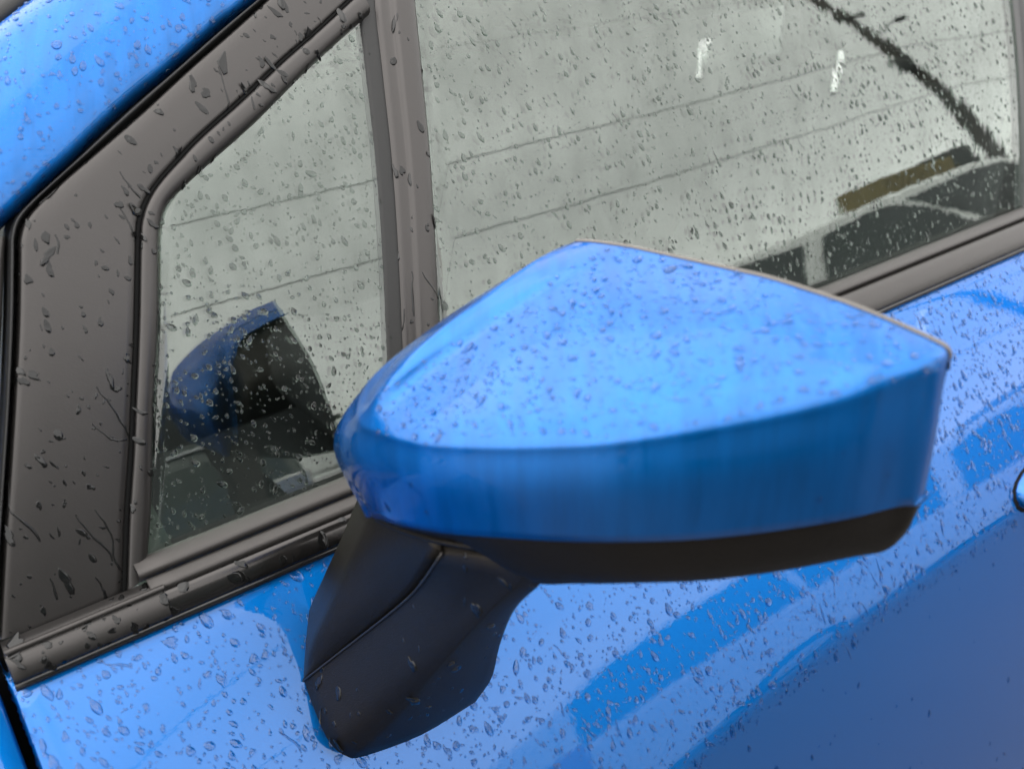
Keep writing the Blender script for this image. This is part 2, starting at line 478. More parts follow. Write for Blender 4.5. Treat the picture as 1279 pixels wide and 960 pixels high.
# windscreen pillar, blue
pe = LINES['pillar_edge']
d_al, q_up = np.array([.865, .50]), np.array([-.50, .865])
ext = [tuple(np.array(pe[0]) + d_al * .35), tuple(np.array(pe[0]) + d_al * .15)] + pe + [tuple(np.array(pe[-1]) - d_al * t) for t in (.06, .13, .2, .28, .36, .41)]
PW = 0.0745
far = [tuple(np.array(p) + q_up * PW) for p in ext]
PILP = [(.0, -.022), (.0, -.012), (.012, -.0062), (.03, -.0026), (.06, -.0006), (.1, .0004), (.25, .0012), (.45, .0006), (.65, -.0022), (.82, -.0075), (.93, -.0140), (.985, -.0195), (1.0, -.023), (1.0, -.034)]
pil = adopt(strip('windscreen_pillar', ext, far, PILP, M['paint_wet'], car, 8))
wf = [tuple(np.array(p) + q_up * .012) for p in far]
adopt(strip('windscreen_seal', far, wf, [(0.02, -.034), (.06, -.027), (.5, -.0262), (.95, -.028), (1., -.034)], M['rubber'], car, 4))
wg = [tuple(np.array(p) + q_up * .42) for p in wf]
adopt(strip('windscreen', [tuple(np.array(p) - q_up * .004) for p in wf], wg, [(0, -.031), (.12, -.045), (.28, -.085), (.5, -.19), (.75, -.39), (1, -.72)], M['glass'], car, 4))
brows = []
for x in np.linspace(-1.35, -.02, 24):
    brows.append([(x, y, 1.045 + .0085 * x + h - .10 * max(0, -x - .75) ** 2) for y, h in ((.03, -.03), (.026, -.004), (.03, .0), (.06, .006), (.14, .012), (.22, .030), (.5, .045), (.80, .05), (1.1, .045), (1.38, .03), (1.55, .0), (1.57, -.03))])
adopt(rows_mesh('bonnet', brows, M['paint'], car))
# grey corner filler ahead of the door
cl = LINES['seal_out'][8:]
cf = [(.0629 - (.204 - q[1]) * 1.73 - .012, q[1]) for q in cl]
adopt(strip('cowl_corner_trim', cf, cl, [(0, -.012), (.3, -.010), (.9, -.006), (.97, -.0065), (.985, -.008), (.99, -.015)], M['trim_soft'], car, 4))

# triangular sail panel and the upper frame, one black moulding
sail = dpart(strip('sail_panel', LINES['sail_out'], LINES['groove'],
                   [(.0, -.013), (.0, -.004), (.012, -.0018), (.03, -.0008), (.07, -.0002), (.3, .0004), (.6, .0004), (.9, .0), (.955, -.0004), (.98, -.0022), (.985, -.008)], M['trim'], door, 6))
mold = dpart(strip('quarter_window_moulding', LINES['groove'], LINES['glass_edge'],
                   [(.0, -.010), (.03, -.0045), (.10, -.0005), (.2, .0008), (.5, .0012), (.8, .0003), (.92, -.0018), (1.0, -.0055), (1.0, -.014)], M['trim'], door, 6))
# upright bar between the quarter window and the drop glass
barL, barM, barR = LINES['div_left'], LINES['div_mid'], LINES['div_right']
bar = dpart(strip('window_divider', barL, barR,
                  [(.0, -.014), (.02, -.0075), (.08, -.0066), (.17, -.0062), (.20, -.0036), (.30, -.0029), (.42, -.0026), (.47, -.0016), (.50, .0004), (.56, .0010), (.75, .0012), (.90, .0006), (.965, -.001), (.99, -.0035), (1.0, -.012)], M['trim'], door, 6))
# black channel down the edge of the quarter window, and the joint line of the frame
dpart(strip('quarter_run_channel', lerp_line(barL, barR, -.17), lerp_line(barL, barR, .17), [(.0, -.012), (.02, -.0060), (.3, -.0054), (.8, -.0050), (1, -.0052)], M['rubber'], door, 6))
dpart(strip('frame_joint', lerp_line(LINES['sail_out'], LINES['groove'], .968), lerp_line(LINES['groove'], LINES['glass_edge'], .09), [(0, -.006), (.1, -.0012), (.5, -.0012), (.9, -.0012), (1, -.006)], M['gap'], door, 6))
# rear pillar trim at the far edge of the drop glass
dpart(strip('rear_pillar_trim', [(1.03, .46), (1.012, .30), (.987, .172), (.965, .06), (.95, -.02)], [(1.16, .46), (1.15, .30), (1.14, .172), (1.13, .06), (1.12, -.02)],
            [(0, -.014), (.01, -.003), (.05, .0), (.5, .001), (1, 0)], M['gloss_black'], door, 4))

# panes
quarter = dpart(strip('quarter_window', [(.293, .286)] + lerp_line(LINES['groove'], LINES['glass_edge'], .6)[1:] + [(.068, -.012)],
                      [tuple(p) for p in resample(lerp_line(barL, barR, .2), 4)[1::3][:13]][:0] or
                      [(.310, .292), (.308, .283), (.305, .27), (.302, .255), (.298, .24), (.295, .225), (.292, .21), (.29, .195), (.285, .175), (.283, .16), (.278, .13), (.268, .09), (.262, .065), (.255, .035), (.248, .0), (.244, -.012)],
                      [(w, -.0062) for w in np.linspace(0, 1, 14)], M['glass'], door, 4))
drop = dpart(strip('drop_window', [(.345, .34), (.325, .25), (.305, .165), (.29, .1), (.27, .03), (.262, -.014)],
                   [(1.04, .34), (1.02, .25), (1.005, .165), (.99, .1), (.975, .03), (.965, -.014)],
                   [(w, -.0068) for w in np.linspace(-.02, 1.02, 24)], M['glass'], door, 6))
for q in (quarter, drop):
    s = q.modifiers.new('thickness', 'SOLIDIFY'); s.thickness = 0.0035; s.offset = -1

# belt line: rubber run seals and the black moulding above the blue skin
def sweep_belt(name, prof, x0, x1, n, mat, parent, slope=.0100):
    rows = [[(x, y, z + slope * x) for y, z in prof] for x in np.linspace(x0, x1, n)]
    e0 = [(x0 + .0005, y + .02, z - .002 + slope * x0) for y, z in prof]
    rows = [[(x0 - .0004, y + .0015, z + slope * x0) for y, z in prof]] + rows
    return rows_mesh(name, rows, mat, parent)
dpart(sweep_belt('glass_run_seal', [(.024, 1.070), (.0195, 1.0748), (.0178, 1.0755), (.0160, 1.0752), (.0108, 1.0731), (.0090, 1.0720), (.0082, 1.0706), (.0084, 1.0690), (.0098, 1.0674), (.0105, 1.0655)], .0715, 1.12, 60, M['trim_soft'], door))
dpart(sweep_belt('belt_seal_lip', [(.0100, 1.0650), (.0090, 1.0671), (.0078, 1.0675), (.0064, 1.0672), (.0022, 1.0655), (.0009, 1.0645), (.0004, 1.0630), (.0016, 1.0605)], .0745, .34, 20, M['trim_soft'], door))
dpart(sweep_belt('belt_moulding', [(.0030, 1.0615), (.0, 1.0613), (-.0022, 1.0600), (-.0040, 1.0565), (-.0052, 1.0520), (-.0057, 1.0490), (-.0050, 1.0472), (-.0030, 1.0462), (.004, 1.0458)], .0, .34, 30, M['belt'], door, .0092))
dpart(sweep_belt('belt_moulding', [(.0105, 1.0650), (.0092, 1.0668), (.0068, 1.0670), (.0040, 1.0655), (.0016, 1.0630), (-.0014, 1.0590), (-.0040, 1.0545), (-.0054, 1.0505), (-.0057, 1.0485), (-.0050, 1.0472), (-.0030, 1.0462), (.004, 1.0458)], .3395, 1.12, 40, M['trim_soft'], door, .0096))
dpart(sweep_belt('belt_gap_strip', [(.004, 1.0470), (-.0030, 1.0472), (-.0048, 1.0462), (-.0050, 1.0440), (-.0046, 1.0424), (-.002, 1.0412), (.004, 1.0410)], .0, 1.12, 60, M['gloss_black'], door, .0090))  # black strip standing in for the shaded gap below the moulding
dpart(sweep_belt('belt_end_cap', [(.0105, 1.0640), (.006, 1.0642), (.0022, 1.0637), (.0006, 1.0622), (-.0012, 1.0612), (-.0048, 1.0575), (-.0064, 1.0520), (-.0068, 1.0500), (-.0062, 1.0484), (-.002, 1.0474)], .0005, .0795, 12, M['trim'], door))
dpart(sweep_belt('belt_cap_rim', [(.0010, 1.0650), (.0004, 1.0658), (-.0012, 1.0654), (-.0018, 1.0640), (-.0008, 1.0628)], .0005, .0805, 10, M['trim_soft'], door))

# door pull handle at the right edge
def handle():
    x0, zc = 0.793, 0.870
    yb = door_y(x0 + .04, zc)
    def ell(rx, rz, y, n=28, cx=0.0, p=2.4):
        o = []
        for k in range(n):
            a = 2 * math.pi * k / n
            ca, sa = math.cos(a), math.sin(a)
            x = x0 + .10 + cx + rx * math.copysign(abs(ca) ** (2 / p), ca)
            z = zc + rz * math.copysign(abs(sa) ** (2 / p), sa)
            o.append((x, door_y(x, z) + y, z))
        return o
    rows = [ell(.106, .0265, .004), ell(.106, .0265, -.0008), ell(.1045, .0255, -.0020), ell(.100, .0235, -.001), ell(.098, .022, .006)]
    V = [p for r in rows for p in r]; n = 28
    g = adopt(mesh_obj('handle_gasket', V, grid_faces(len(rows), n, True), M['gap'], door), door)
    rows = [ell(.099, .0225, .004), ell(.0985, .0222, -.004), ell(.095, .0205, -.012), ell(.087, .0165, -.019), ell(.07, .0095, -.0225), ell(.03, .002, -.0235)]
    V = [p for r in rows for p in r]
    F = grid_faces(len(rows), n, True) + [tuple(range((len(rows) - 1) * n, len(rows) * n))]
    return adopt(mesh_obj('door_handle', V, F, M['paint'], door), door)
handle()

# ------------------------------------------------------------------ door mirror
KM = 0.82
A0, SW = np.array([.3178, -.0777]), R(13.4328)
Ld = np.array([math.sin(SW), -math.cos(SW)]); Fd = np.array([-math.cos(SW), -math.sin(SW)])
def MW(p):
    l, f, z = p
    xy = A0 + Ld * l + Fd * f
    w = np.array([xy[0], xy[1], z])
    c = np.array(CAM)
    return tuple(c + KM * (w - c))

RIBS = []    # rows: top rim, two top points, crest in, crest out, belly, blue edge
def rib(q, c, c2, p, b, bulge=.5):
    q, c = np.array(q, float), np.array(c, float)
    def top(u):
        m = q + (c - q) * u
        m[2] = q[2] - (q[2] - c[2]) * ((1 - bulge) * u + bulge * u * u)
        return m
    c2, p, b = [np.array(v, float) for v in (c2, p, b)]
    c3 = c2 + (p - c2) * .27 + np.array([(p[0] - c2[0]) * .12, (p[1] - c2[1]) * .22, 0])
    RIBS.append([q, top(.35), top(.7), c, c2, c3, p, b])
# inner side, from the rim round to the nose
rib((-.012, .0, 1.2190), (-.020, .0, 1.2150), (-.042, .0, 1.199), (-.108, .0, 1.110), (-.096, .0, 1.036), .2)
rib((-.008, .0, 1.2200), (-.022, .026, 1.2128), (-.042, .026, 1.1985), (-.122, .03, 1.108), (-.110, .03, 1.040), .3)
rib((-.002, .0, 1.2208), (-.031, .058, 1.2008), (-.056, .059, 1.1850), (-.131, .062, 1.105), (-.114, .062, 1.046), .4)
rib((.004, .0, 1.2214), (-.042, .086, 1.1862), (-.066, .088, 1.1690), (-.1195, .091, 1.108), (-.105, .090, 1.064), .45)
rib((.010, .0, 1.2218), (-.047, .101, 1.1756), (-.069, .107, 1.1550), (-.096, .1115, 1.112), (-.084, .1035, 1.069), .48)
rib((.016, .0, 1.2221), (-.0465, .108, 1.1695), (-.061, .1180, 1.1490), (-.069, .1225, 1.118), (-.063, .1140, 1.082), .48)
FR = [(-.042, .1285, 1.1565, 1.0925, .024), (-.02, .1305, 1.1600, 1.0992, .036), (.0, .1300, 1.1640, 1.1047, .048), (.03, .1245, 1.1705, 1.1122, .066),
      (.059, .1160, 1.1770, 1.1180, .084), (.084, .106, 1.1825, 1.1225, .101), (.111, .0885, 1.1888, 1.1252, .121), (.138, .0665, 1.1951, 1.1285, .143), (.163, .0440, 1.2005, 1.1330, .1645), (.178, .0225, 1.2035, 1.1342, .1785)]
RT = lambda l: float(np.interp(l, [0, .02, .06, .11, .13, .147, .164, .174, .18, .1848, .1868], [1.2204, 1.2225, 1.2224, 1.2218, 1.2188, 1.217, 1.2135, 1.2112, 1.2098, 1.2080, 1.2045]))
for l, f, zc, zb, lq in FR:
    zq = RT(lq)
    s = min(1.0, (zq - zc) / .02)
    rib((lq, 0, zq), (l + .001, f - .0180 * s - .001, zc + .0070 * s), (l, f - .0056 * s, zc - .0050 * s), (l + .0005, f - .0014, .5 * (zc + zb)), (l + .001, f - .0058, zb + .0006), .48)
rib((.1848, .0, 1.2080), (.1850, .0072, 1.2066), (.1853, .0100, 1.2020), (.1860, .0105, 1.168), (.1852, .0095, 1.1342), .4)
rib((.1868, .0, 1.2045), (.1869, .0018, 1.2030), (.1872, .0028, 1.1985), (.1876, .0028, 1.165), (.1866, .0022, 1.1342), .0)

INNER = {}
for k, (u, v) in enumerate(((.06, .14), (.08, .20), (.13, .34))):   # the side next to the window is black below the shoulder
    r = RIBS[k]
    INNER[k] = (r[6], r[7])
    d = r[6] - r[4]
    r[5], r[6], r[7] = r[4] + d * u * .4, r[4] + d * u, r[4] + d * v

def build_mirror():
    rows = surface_from_rows(RIBS, 6, 6)
    hem = []
    for r in rows:                                    # turned-in lower hem of the cover
        b = np.array(r[-1]); a = np.array(r[-4])
        hem.append(list(r) + [b + np.array([.001, -.0016, -.0004]), b + np.array([.002, -.006, .002])])
    W = [[MW(p) for p in r] for r in hem]
    cover = adopt(rows_mesh('side_mirror', W, M['paint_wet'], car))
    mp = lambda o: adopt(o, cover)
    # lower black shell: inset below the cover edge
    low = []
    ZK = [1.024, 1.028, 1.034, 1.046, 1.057, 1.070, 1.0805, 1.0870, 1.0910, 1.0785, 1.0850, 1.0907, 1.0938, 1.0978, 1.1035, 1.1072, 1.1165, 1.1270]
    for rb, zk in zip(RIBS, ZK):
        b = rb[-1]; l, f, z = b
        tip = f < .02 and l > .15
        fi = max(f - (.0022 if not tip else .0006), 0)
        if l < -.05: l = l + .004 + .04 * max(0, -l - .07)
        df = .012 if not tip else .003
        dl = -.0025 if tip else (.004 if l < -.05 else .001)
        r = [(l, max(fi - .004, 0), z + .004), (l, fi, z + .0002), (l + dl * .25, max(fi - df * .2, 0), z + (zk - z) * .35), (l + dl * .6, max(fi - df * .55, 0), z + (zk - z) * .72),
             (l + dl, max(fi - df, 0), zk + .0015), (l + dl * 1.1, max(fi - df * 1.5, 0), zk - .0008), (l + dl, fi * .5, zk + .001), (l + dl, -.001, zk + .004)]
        i = len(low)
        if i in INNER:
            be, bo = INNER[i]
            sh = np.array([.003, 0, 0]); bb = np.array([l, max(f, 0), z])
            r = [bb + sh + np.array([.002, 0, .004]), bb + sh * .7, (bb + be) / 2 + sh * .8, be + sh, (be + bo) / 2 + sh * 1.4, bo + sh * 2, np.array([bo[0] + .012, bo[1] * .7, zk]), np.array([bo[0] + .02, 0, zk + .004])]
        low.append([np.array(p, float) for p in r])
    rows = surface_from_rows(low, 5, 4)
    W = [[MW((p[0], max(p[1], -.001), p[2])) for p in r] for r in rows]
    mp(rows_mesh('lower_shell', W, M['shell'], cover))
    # rim seal along the open back, and the silvered glass in it
    rimpts = [rb[0] for rb in RIBS[0:]]
    top = catmull([(p[0], p[1] - .0012, p[2] + .0002) for p in rimpts], 5)
    side = catmull([(.1866, -.0012, 1.2000), (.1870, -.0014, 1.19), (.1872, -.0014, 1.165), (.1860, -.0014, 1.1345), (.182, -.0014, 1.121), (.172, -.0014, 1.110)], 6)
    mp(tube('rim_seal', [MW(p) for p in list(top) + list(side)[1:2]], .0010, M['seal_edge'], cover))
    bot = [np.array(MW(p)) for p in [(l[-1][0], -.001, l[-1][2]) for l in low]]
    outl = [MW((p[0], -.001, p[2])) for p in rimpts] + [tuple(b) for b in reversed(bot)]
    n = len(outl)
    cen = np.mean(np.array(outl), axis=0)
    inner = [tuple(cen + (np.array(p) - cen) * .93 + np.array([-.006, 0, 0])) for p in outl]
    mp(mesh_obj('glass_surround', outl + inner, grid_faces(2, n, True), M['shell'], cover, smooth=False))
    inner2 = [tuple(np.array(p) + np.array([.002, 0, 0])) for p in inner]
    mp(mesh_obj('mirror_glass', inner2, [tuple(range(n))], M['silver'], cover, smooth=False))
    # foot: wedge from the door skin up to the underside of the housing
    c1, c2, c3, bot = FOOT['c1'], FOOT['c2'], FOOT['c3'], FOOT['bot']
    c1, c2, c3 = [catmull(c, 4) for c in (c1, c2, c3)]
    bot = resample(bot, 4); nb = len(bot); nt = len(c2)
    rowsB = []
    topB = resample(FOOT['top'], 4)
    for i in range(nt):
        v = i / (nt - 1); r = []
        for j in range(nb):
            u = j / (nb - 1)
            p = (1 - u) * np.array(c2[i]) + u * np.array(c3[i]) + (1 - v) * np.array(bot[j]) + v * topB[j] \
                - ((1 - u) * (1 - v) * np.array(c2[0]) + u * (1 - v) * np.array(c3[0]) + (1 - u) * v * np.array(c2[-1]) + u * v * np.array(c3[-1]))
            p = p + np.array([.002, -.009, .0]) * math.sin(math.pi * u) * (0.35 + .65 * v) * (1 - .4 * v)
            r.append(p)
        back = np.array(c3[i]) + np.array([.004, .012, 0]); back2 = np.array([c3[i][0] + .003, door_y(c3[i][0], c3[i][2]) + .004 if c3[i][2] < .985 else c3[i][1] + .03, c3[i][2]])
        rowsB.append([r[0] + np.array([-.0004, .0010, .0010])] + r + [back, back2])
    rowsB += [[p + np.array([.0006, .0012, .0006]) for p in rowsB[-1]], [p + np.array([.003, .014, .001]) for p in rowsB[-1]]]
    lip = [p + np.array([.001, .004, -.0005]) for p in rowsB[0]]; lip2 = [p + np.array([.004, .022, .004]) for p in rowsB[0]]
    rowsB = [lip2, lip] + rowsB
    foot = mp(rows_mesh('mirror_foot', [[tuple(p) for p in r] for r in rowsB], M['shell'], cover))
    rowsA = []
    for a, b in zip(c1, c2):
        a, b = np.array(a), np.array(b) + np.array([-.0002, .0004, .0005])
        r = [a + np.array([.012, .03, 0]), a + np.array([.002, .006, 0])]
        for u in np.linspace(0, 1, 7):
            r.append(a + (b - a) * u + np.array([-.003, -.003, .002]) * math.sin(math.pi * u) * .35)
        r.append(b + np.array([.0016, .006, -.001]))
        rowsA.append([tuple(p) for p in r])
    rowsA += [[tuple(np.array(p) + np.array([.001, .004, .004])) for p in rowsA[-1]], [tuple(np.array(p) + np.array([.004, .016, .008])) for p in rowsA[-1]]]
    mp(rows_mesh('foot_upper_cover', rowsA, M['shell'], cover))
    mp(tube('foot_seam', [tuple(np.array(p) + np.array([-.0007, -.0003, .0012])) for p in c2], .0007, M['trim'], cover, 6))
    # swivel plate: a thin lip between foot and housing
    ul = catmull(FOOT['swivel'], 5)
    rr = [[tuple(np.array(p) + d) for d in (np.array([.012, .02, .002]), np.array([.0014, .002, .0016]), np.array([.0, .0, .0014]), np.array([-.0006, -.0010, .0006]), np.array([-.0004, -.0008, -.0006]), np.array([.003, .006, -.002]))] for p in ul]
    mp(rows_mesh('swivel_plate', rr, M['shell'], cover))
    return cover, foot
mirror, foot = build_mirror()

# ------------------------------------------------------------------ cabin behind the glass
adopt(box('cabin_floor', -.7, 2.4, .06, 1.5, .28, .34, M['fabric'], car))
adopt(box('cabin_roof', .62, 2.4, .24, 1.36, 1.46, 1.50, M['headliner'], car))
adopt(box('rear_light_blocker', 2.36, 2.40, .06, 1.52, .34, 1.46, M['fabric'], car))  # added unseen wall, closes the cabin so it stays dark
def far_side():
    rows = [[(x, 1.555 - .02, .30), (x, 1.555, 1.05), (x, 1.50, 1.26), (x, 1.36, 1.48)] for x in np.linspace(.05, 2.4, 8)]
    fd = adopt(rows_mesh('far_door', [[r[0], r[1]] for r in rows], M['interior'], car, .03))
    adopt(rows_mesh('far_window', [r[1:] for r in rows], M['far_glass'], car, .004))  # pane made opaque dark to keep daylight out of the cabin
far_side()
def dash():
    prof = [(-.60, .60), (-.60, .98), (-.25, .985), (.0, .98), (.08, .965), (.12, .94), (.13, .90), (.12, .80), (.10, .60)]
    rows = []
    for y in np.linspace(.075, 1.46, 12):
        rows.append([(x + .02 * math.sin(3 * y), y, z + (.045 * math.exp(-((y - .42) / .16) ** 2) if x > -.2 and z > .9 else 0)) for x, z in prof])
    return adopt(rows_mesh('dashboard', rows, M['interior'], car))
dash()
inner = side_rows = None
adopt(box('door_lining', .06, 1.12, .035, .075, .40, 1.045, M['interior'], car, .012))
def seat(y):
    s = adopt(box('seat', .62, 1.12, y - .25, y + .25, .46, .62, M['fabric'], car, .05, True))
    rows = []
    for t in np.linspace(0, 1, 7):
        x = 1.05 + .22 * t; z = .58 + .56 * t; w = .25 - .06 * t ** 3
        rows.append([(x - .06, y - w, z), (x - .085, y - w * .5, z), (x - .07, y, z), (x - .085, y + w * .5, z), (x - .06, y + w, z), (x + .06, y + w * .9, z), (x + .07, y, z), (x + .06, y - w * .9, z), (x - .06, y - w, z)])
    b = adopt(rows_mesh('seat_back', rows, M['fabric'], car))
    h = adopt(box('headrest', 1.22, 1.31, y - .13, y + .13, 1.15, 1.33, M['fabric'], car, .035, True))
seat(.42); seat(1.12)

# ------------------------------------------------------------------ what stands across the street (mirrored in glass and paint)
def vehicle(name, label, cat, x0, yside, width, lower, upper, windows, paintm, wheels, zsill=.28, tum=.16, extra_side=None):
    """lower, upper: side profiles (x, z); the near side lies at y = yside, the body reaches to yside - width"""
    t = thing(name, label, cat, (x0, yside - width / 2, 0))
    def lay(o):
        o.parent = t; o.location = (-x0, -(yside - width / 2), 0); return o
    def prism(nm, prof, inset_fn, mat, bev):
        n = len(prof)
        V = [(x, yside - inset_fn(z), z) for x, z in prof] + [(x, yside - width + inset_fn(z), z) for x, z in prof]
        F = [tuple(range(n)), tuple(range(2 * n - 1, n - 1, -1))] + [(i, (i + 1) % n, n + (i + 1) % n, n + i) for i in range(n)]
        o = mesh_obj(nm, V, F, mat, None, False)
        b = o.modifiers.new('bevel', 'BEVEL'); b.width = bev; b.segments = 3; b.limit_method = 'ANGLE'; b.angle_limit = R(20)
        return lay(o)
    zb = upper[0][1]
    ins = lambda z: max(0, z - zb) * tum
    body = prism('body', lower, lambda z: 0.0 if z > .5 else .02, paintm, .05)
    cab = prism('cabin', upper, ins, paintm, .05)
    for w in windows:
        n = len(w)
        for side in (0, 1):
            V = []
            for k in (.012, -.02):
                for x, z in w:
                    y = (yside - ins(z) + k) if side == 0 else (yside - width + ins(z) - k)
                    V.append((x, y, z))
            F = [tuple(range(n)), tuple(range(2 * n - 1, n - 1, -1))] + [(i, (i + 1) % n, n + (i + 1) % n, n + i) for i in range(n)]
            lay(mesh_obj('window', V, F, M['far_glass'], None, False))
    for wx in wheels:
        for side in (0, 1):
            y = yside - .10 if side == 0 else yside - width + .10
            def disc(rad, hw, n=28):
                V = [(rad * math.cos(a), s * hw, rad * math.sin(a)) for s in (-1, 1) for a in np.linspace(0, 2 * math.pi, n, endpoint=False)]
                F = [(i, (i + 1) % n, n + (i + 1) % n, n + i) for i in range(n)] + [tuple(range(n)), tuple(range(2 * n - 1, n - 1, -1))]
                return V, F
            V, F = disc(.32, .11)
            wh = mesh_obj('wheel', V, F, M['tyre'], t, False); wh.location = (wx - x0, y - (yside - width / 2), .32)
            V, F = disc(.21, .118)
            mesh_obj('rim', V, F, M['rim'], wh, False)
    return t, lay

wt, lay = vehicle('white_car', 'long white car with dark windows parked opposite, mirrored in the front door glass', 'car', 4.2, -3.0, 1.72,
        [(1.55, .30), (1.48, .55), (1.52, .90), (1.58, .99), (4.5, .99), (6.3, 1.0), (6.95, .98), (7.15, .75), (7.12, .35), (6.8, .28), (1.8, .28)],
        [(1.56, .96), (1.62, 1.30), (1.9, 1.42), (3.0, 1.45), (3.6, 1.46), (4.3, 1.53), (5.2, 1.63), (5.9, 1.67), (6.2, 1.65), (6.5, 1.40), (6.75, .96)],
        [[(1.66, 1.0), (1.70, 1.28), (1.95, 1.37), (2.90, 1.39), (2.92, 1.0)], [(2.98, 1.0), (2.98, 1.39), (4.12, 1.41), (3.95, 1.0)], [(4.15, 1.0), (4.33, 1.42), (4.7, 1.50), (5.0, 1.50), (5.30, 1.30), (5.52, 1.0)], [(5.70, 1.0), (5.12, 1.51), (5.85, 1.59), (6.14, 1.57), (6.38, 1.38), (6.60, 1.0)]],
        M['white_paint'], [2.78, 5.95])
lay(box('rear_lamp', 1.485, 1.66, -3.02, -2.985, .78, 1.0, M['lamp'], None, .01))
lay(box('front_lamp', 6.85, 7.10, -3.06, -2.99, .72, .88, M['headlamp'], None, .01))

vt, layv = vehicle('green_van', 'grey green van with dark cab glass parked opposite, mirrored in the quarter window', 'van', -.6, -2.65, 1.9,
        [(-3.6, .35), (-3.6, 1.40), (.62, 1.40), (.87, 1.36), (1.0, 1.22), (1.05, .95), (1.04, .4), (.92, .30), (-3.2, .30)],
        [(-3.6, 1.37), (-3.58, 2.0), (-3.4, 2.10), (.27, 2.10), (.58, 2.07), (.70, 1.92), (.85, 1.37)],
        [[(-.25, 1.44), (-.25, 1.98), (.34, 2.00), (.55, 1.95), (.72, 1.44)], [(-1.9, 1.44), (-1.9, 1.98), (-.40, 1.98), (-.40, 1.44)]],
        M['green_paint'], [-2.6, .47])
layv(box('front_lamp',   .86, 1.03, -2.72, -2.64, .90, 1.08, M['headlamp'], None, .02))
layv(box('belt_strip', -3.5, .82, -2.66, -2.64, 1.385, 1.405, M['rim'], None, .003))

def container():
    x0, x1, y0, y1, h = 11.75, 13.9, -8.0, -8.9, 2.84
    t = thing('storage_container', 'mustard yellow steel container with dark end standing behind the white car', 'container', (12.2, -8.45, 0))
    V, F = [], []
    n = 45
    pts = []
    for i in range(n):
        x = x0 + (x1 - .55 - x0) * i / (n - 1)
        pts.append((x, y0 - (.06 if (i // 2) % 2 else 0)))
    prof = pts + [(x1 - .55, y1), (x0, y1)]
    m = len(prof)
    V = [(x, y, .12) for x, y in prof] + [(x, y, h) for x, y in prof]
    F = [(i, (i + 1) % m, m + (i + 1) % m, m + i) for i in range(m)] + [tuple(range(m, 2 * m))]
    def lay(o):
        o.parent = t; o.location = (-12.2, 8.45, 0); return o
    lay(mesh_obj('corrugated_body', V, F, M['yellow'], None, False))
    lay(box('dark_end', x1 - .55, x1, y1, y0 + .03, .12, h + .16, M['dark_steel'], None, .03))
    lay(box('bottom_rail', x0, x1, y1, y0 + .02, .0, .13, M['dark_steel'], None, .01))
container()

def pole():
    px, py, h = 22.9, -13.2, 14.5
    t = thing('utility_pole', 'tall dark utility pole with transformer and cross arms, mirrored in the front door glass', 'utility pole', (px, py, 0))
    def lay(o):
        o.parent = t; o.location = (-px, -py, 0); return o
    lay(tube('pole_shaft', [(px, py, 0), (px, py, 3), (px, py, 9), (px, py, h)], [.21, .20, .17, .14], M['wood'], None, 12))
    lay(tube('transformer', [(px - .42, py + .2, 8.0), (px - .42, py + .2, 8.05), (px - .42, py + .2, 8.9), (px - .42, py + .2, 8.95)], [.14, .24, .24, .12], M['dark_steel'], None, 14))
    for z, ln in ((13.4, 1.1), (11.6, .6)):
        lay(box('cross_arm', px - ln, px + ln, py + .10, py + .22, z, z + .11, M['wood'], None, .01))
        for k in (-.9, .9):
            lay(tube('insulator', [(px + k * ln, py + .17, z + .11), (px + k * ln, py + .17, z + .2), (px + k * ln, py + .17, z + .3)], [.04, .06, .03], M['dark_steel'], None, 8))
    lay(tube('lamp_arm', [(px, py, 10.2), (px + .45, py + .3, 10.7), (px + .8, py + .5, 10.8)], .035, M['dark_steel'], None, 8))
    lay(box('lamp_head', px + .75, px + 1.1, py + .42, py + .62, 10.68, 10.86, M['dark_steel'], None, .03))
pole()
for k, (za, zb, dy) in enumerate(((6.9, 6.8, .0), (9.4, 9.3, .1))):
    pts = []
    for u in np.linspace(0, 1, 36):
        x = -30 + 85 * u
        s = ((x - 23) / 35.0); sag = -.9 * (1 - (2 * ((x - 23) % 38) / 38 - 1) ** 2)
        pts.append((x, -13.2 + .17 + dy, za + sag * (1 if k != 2 else 1.3)))
    tag(tube('overhead_cable', pts, .019, M['wire'], None, 6), 'black overhead cable strung along the street on the utility pole', 'cable', 'overhead cables on the pole')

def added_glow_bar(a, b, label):  # made-up glowing bars, added to give two white marks in the door glass
    a, b = np.array(a), np.array(b); m = (a + b) / 2
    t = thing('added_glow_bar', label, 'lamp', tuple(m), 'added glowing bars for the white window marks')
    def lay(o):
        o.parent = t; o.location = tuple(-m); return o
    lay(tube('glow_tube', [a, a + (b - a) * .5, b], .045, M['tube'], None, 10))
    for u in (0, 1):
        e = a + (b - a) * u; d = (b - a) / np.linalg.norm(b - a) * .12 * (1 if u else -1)
        lay(tube('end_cap', [e, e + d * .5, e + d], .050, M['dark_steel'], None, 10))
        top = np.array([e[0], -13.0, 13.55])
        lay(tube('hanger', [e + d * .5, (e + top) / 2, top], .004, M['wire'], None, 5))
added_glow_bar((17.62, -13, 11.79), (16.17, -13, 9.88), 'added slanting white glowing bar, the higher of two mirrored in the front door glass')
added_glow_bar((20.98, -13, 9.88), (19.3, -13, 7.93), 'added slanting white glowing bar, the lower of two, nearer the utility pole')
tag(tube('overhead_cable', [(x, -13.0, 13.55) for x in np.linspace(-30, 55, 20)], .007, M['wire'], None, 6), 'thin added overhead wire that carries the two glowing bars', 'cable')  # added wire, only there to hang the glowing bars from

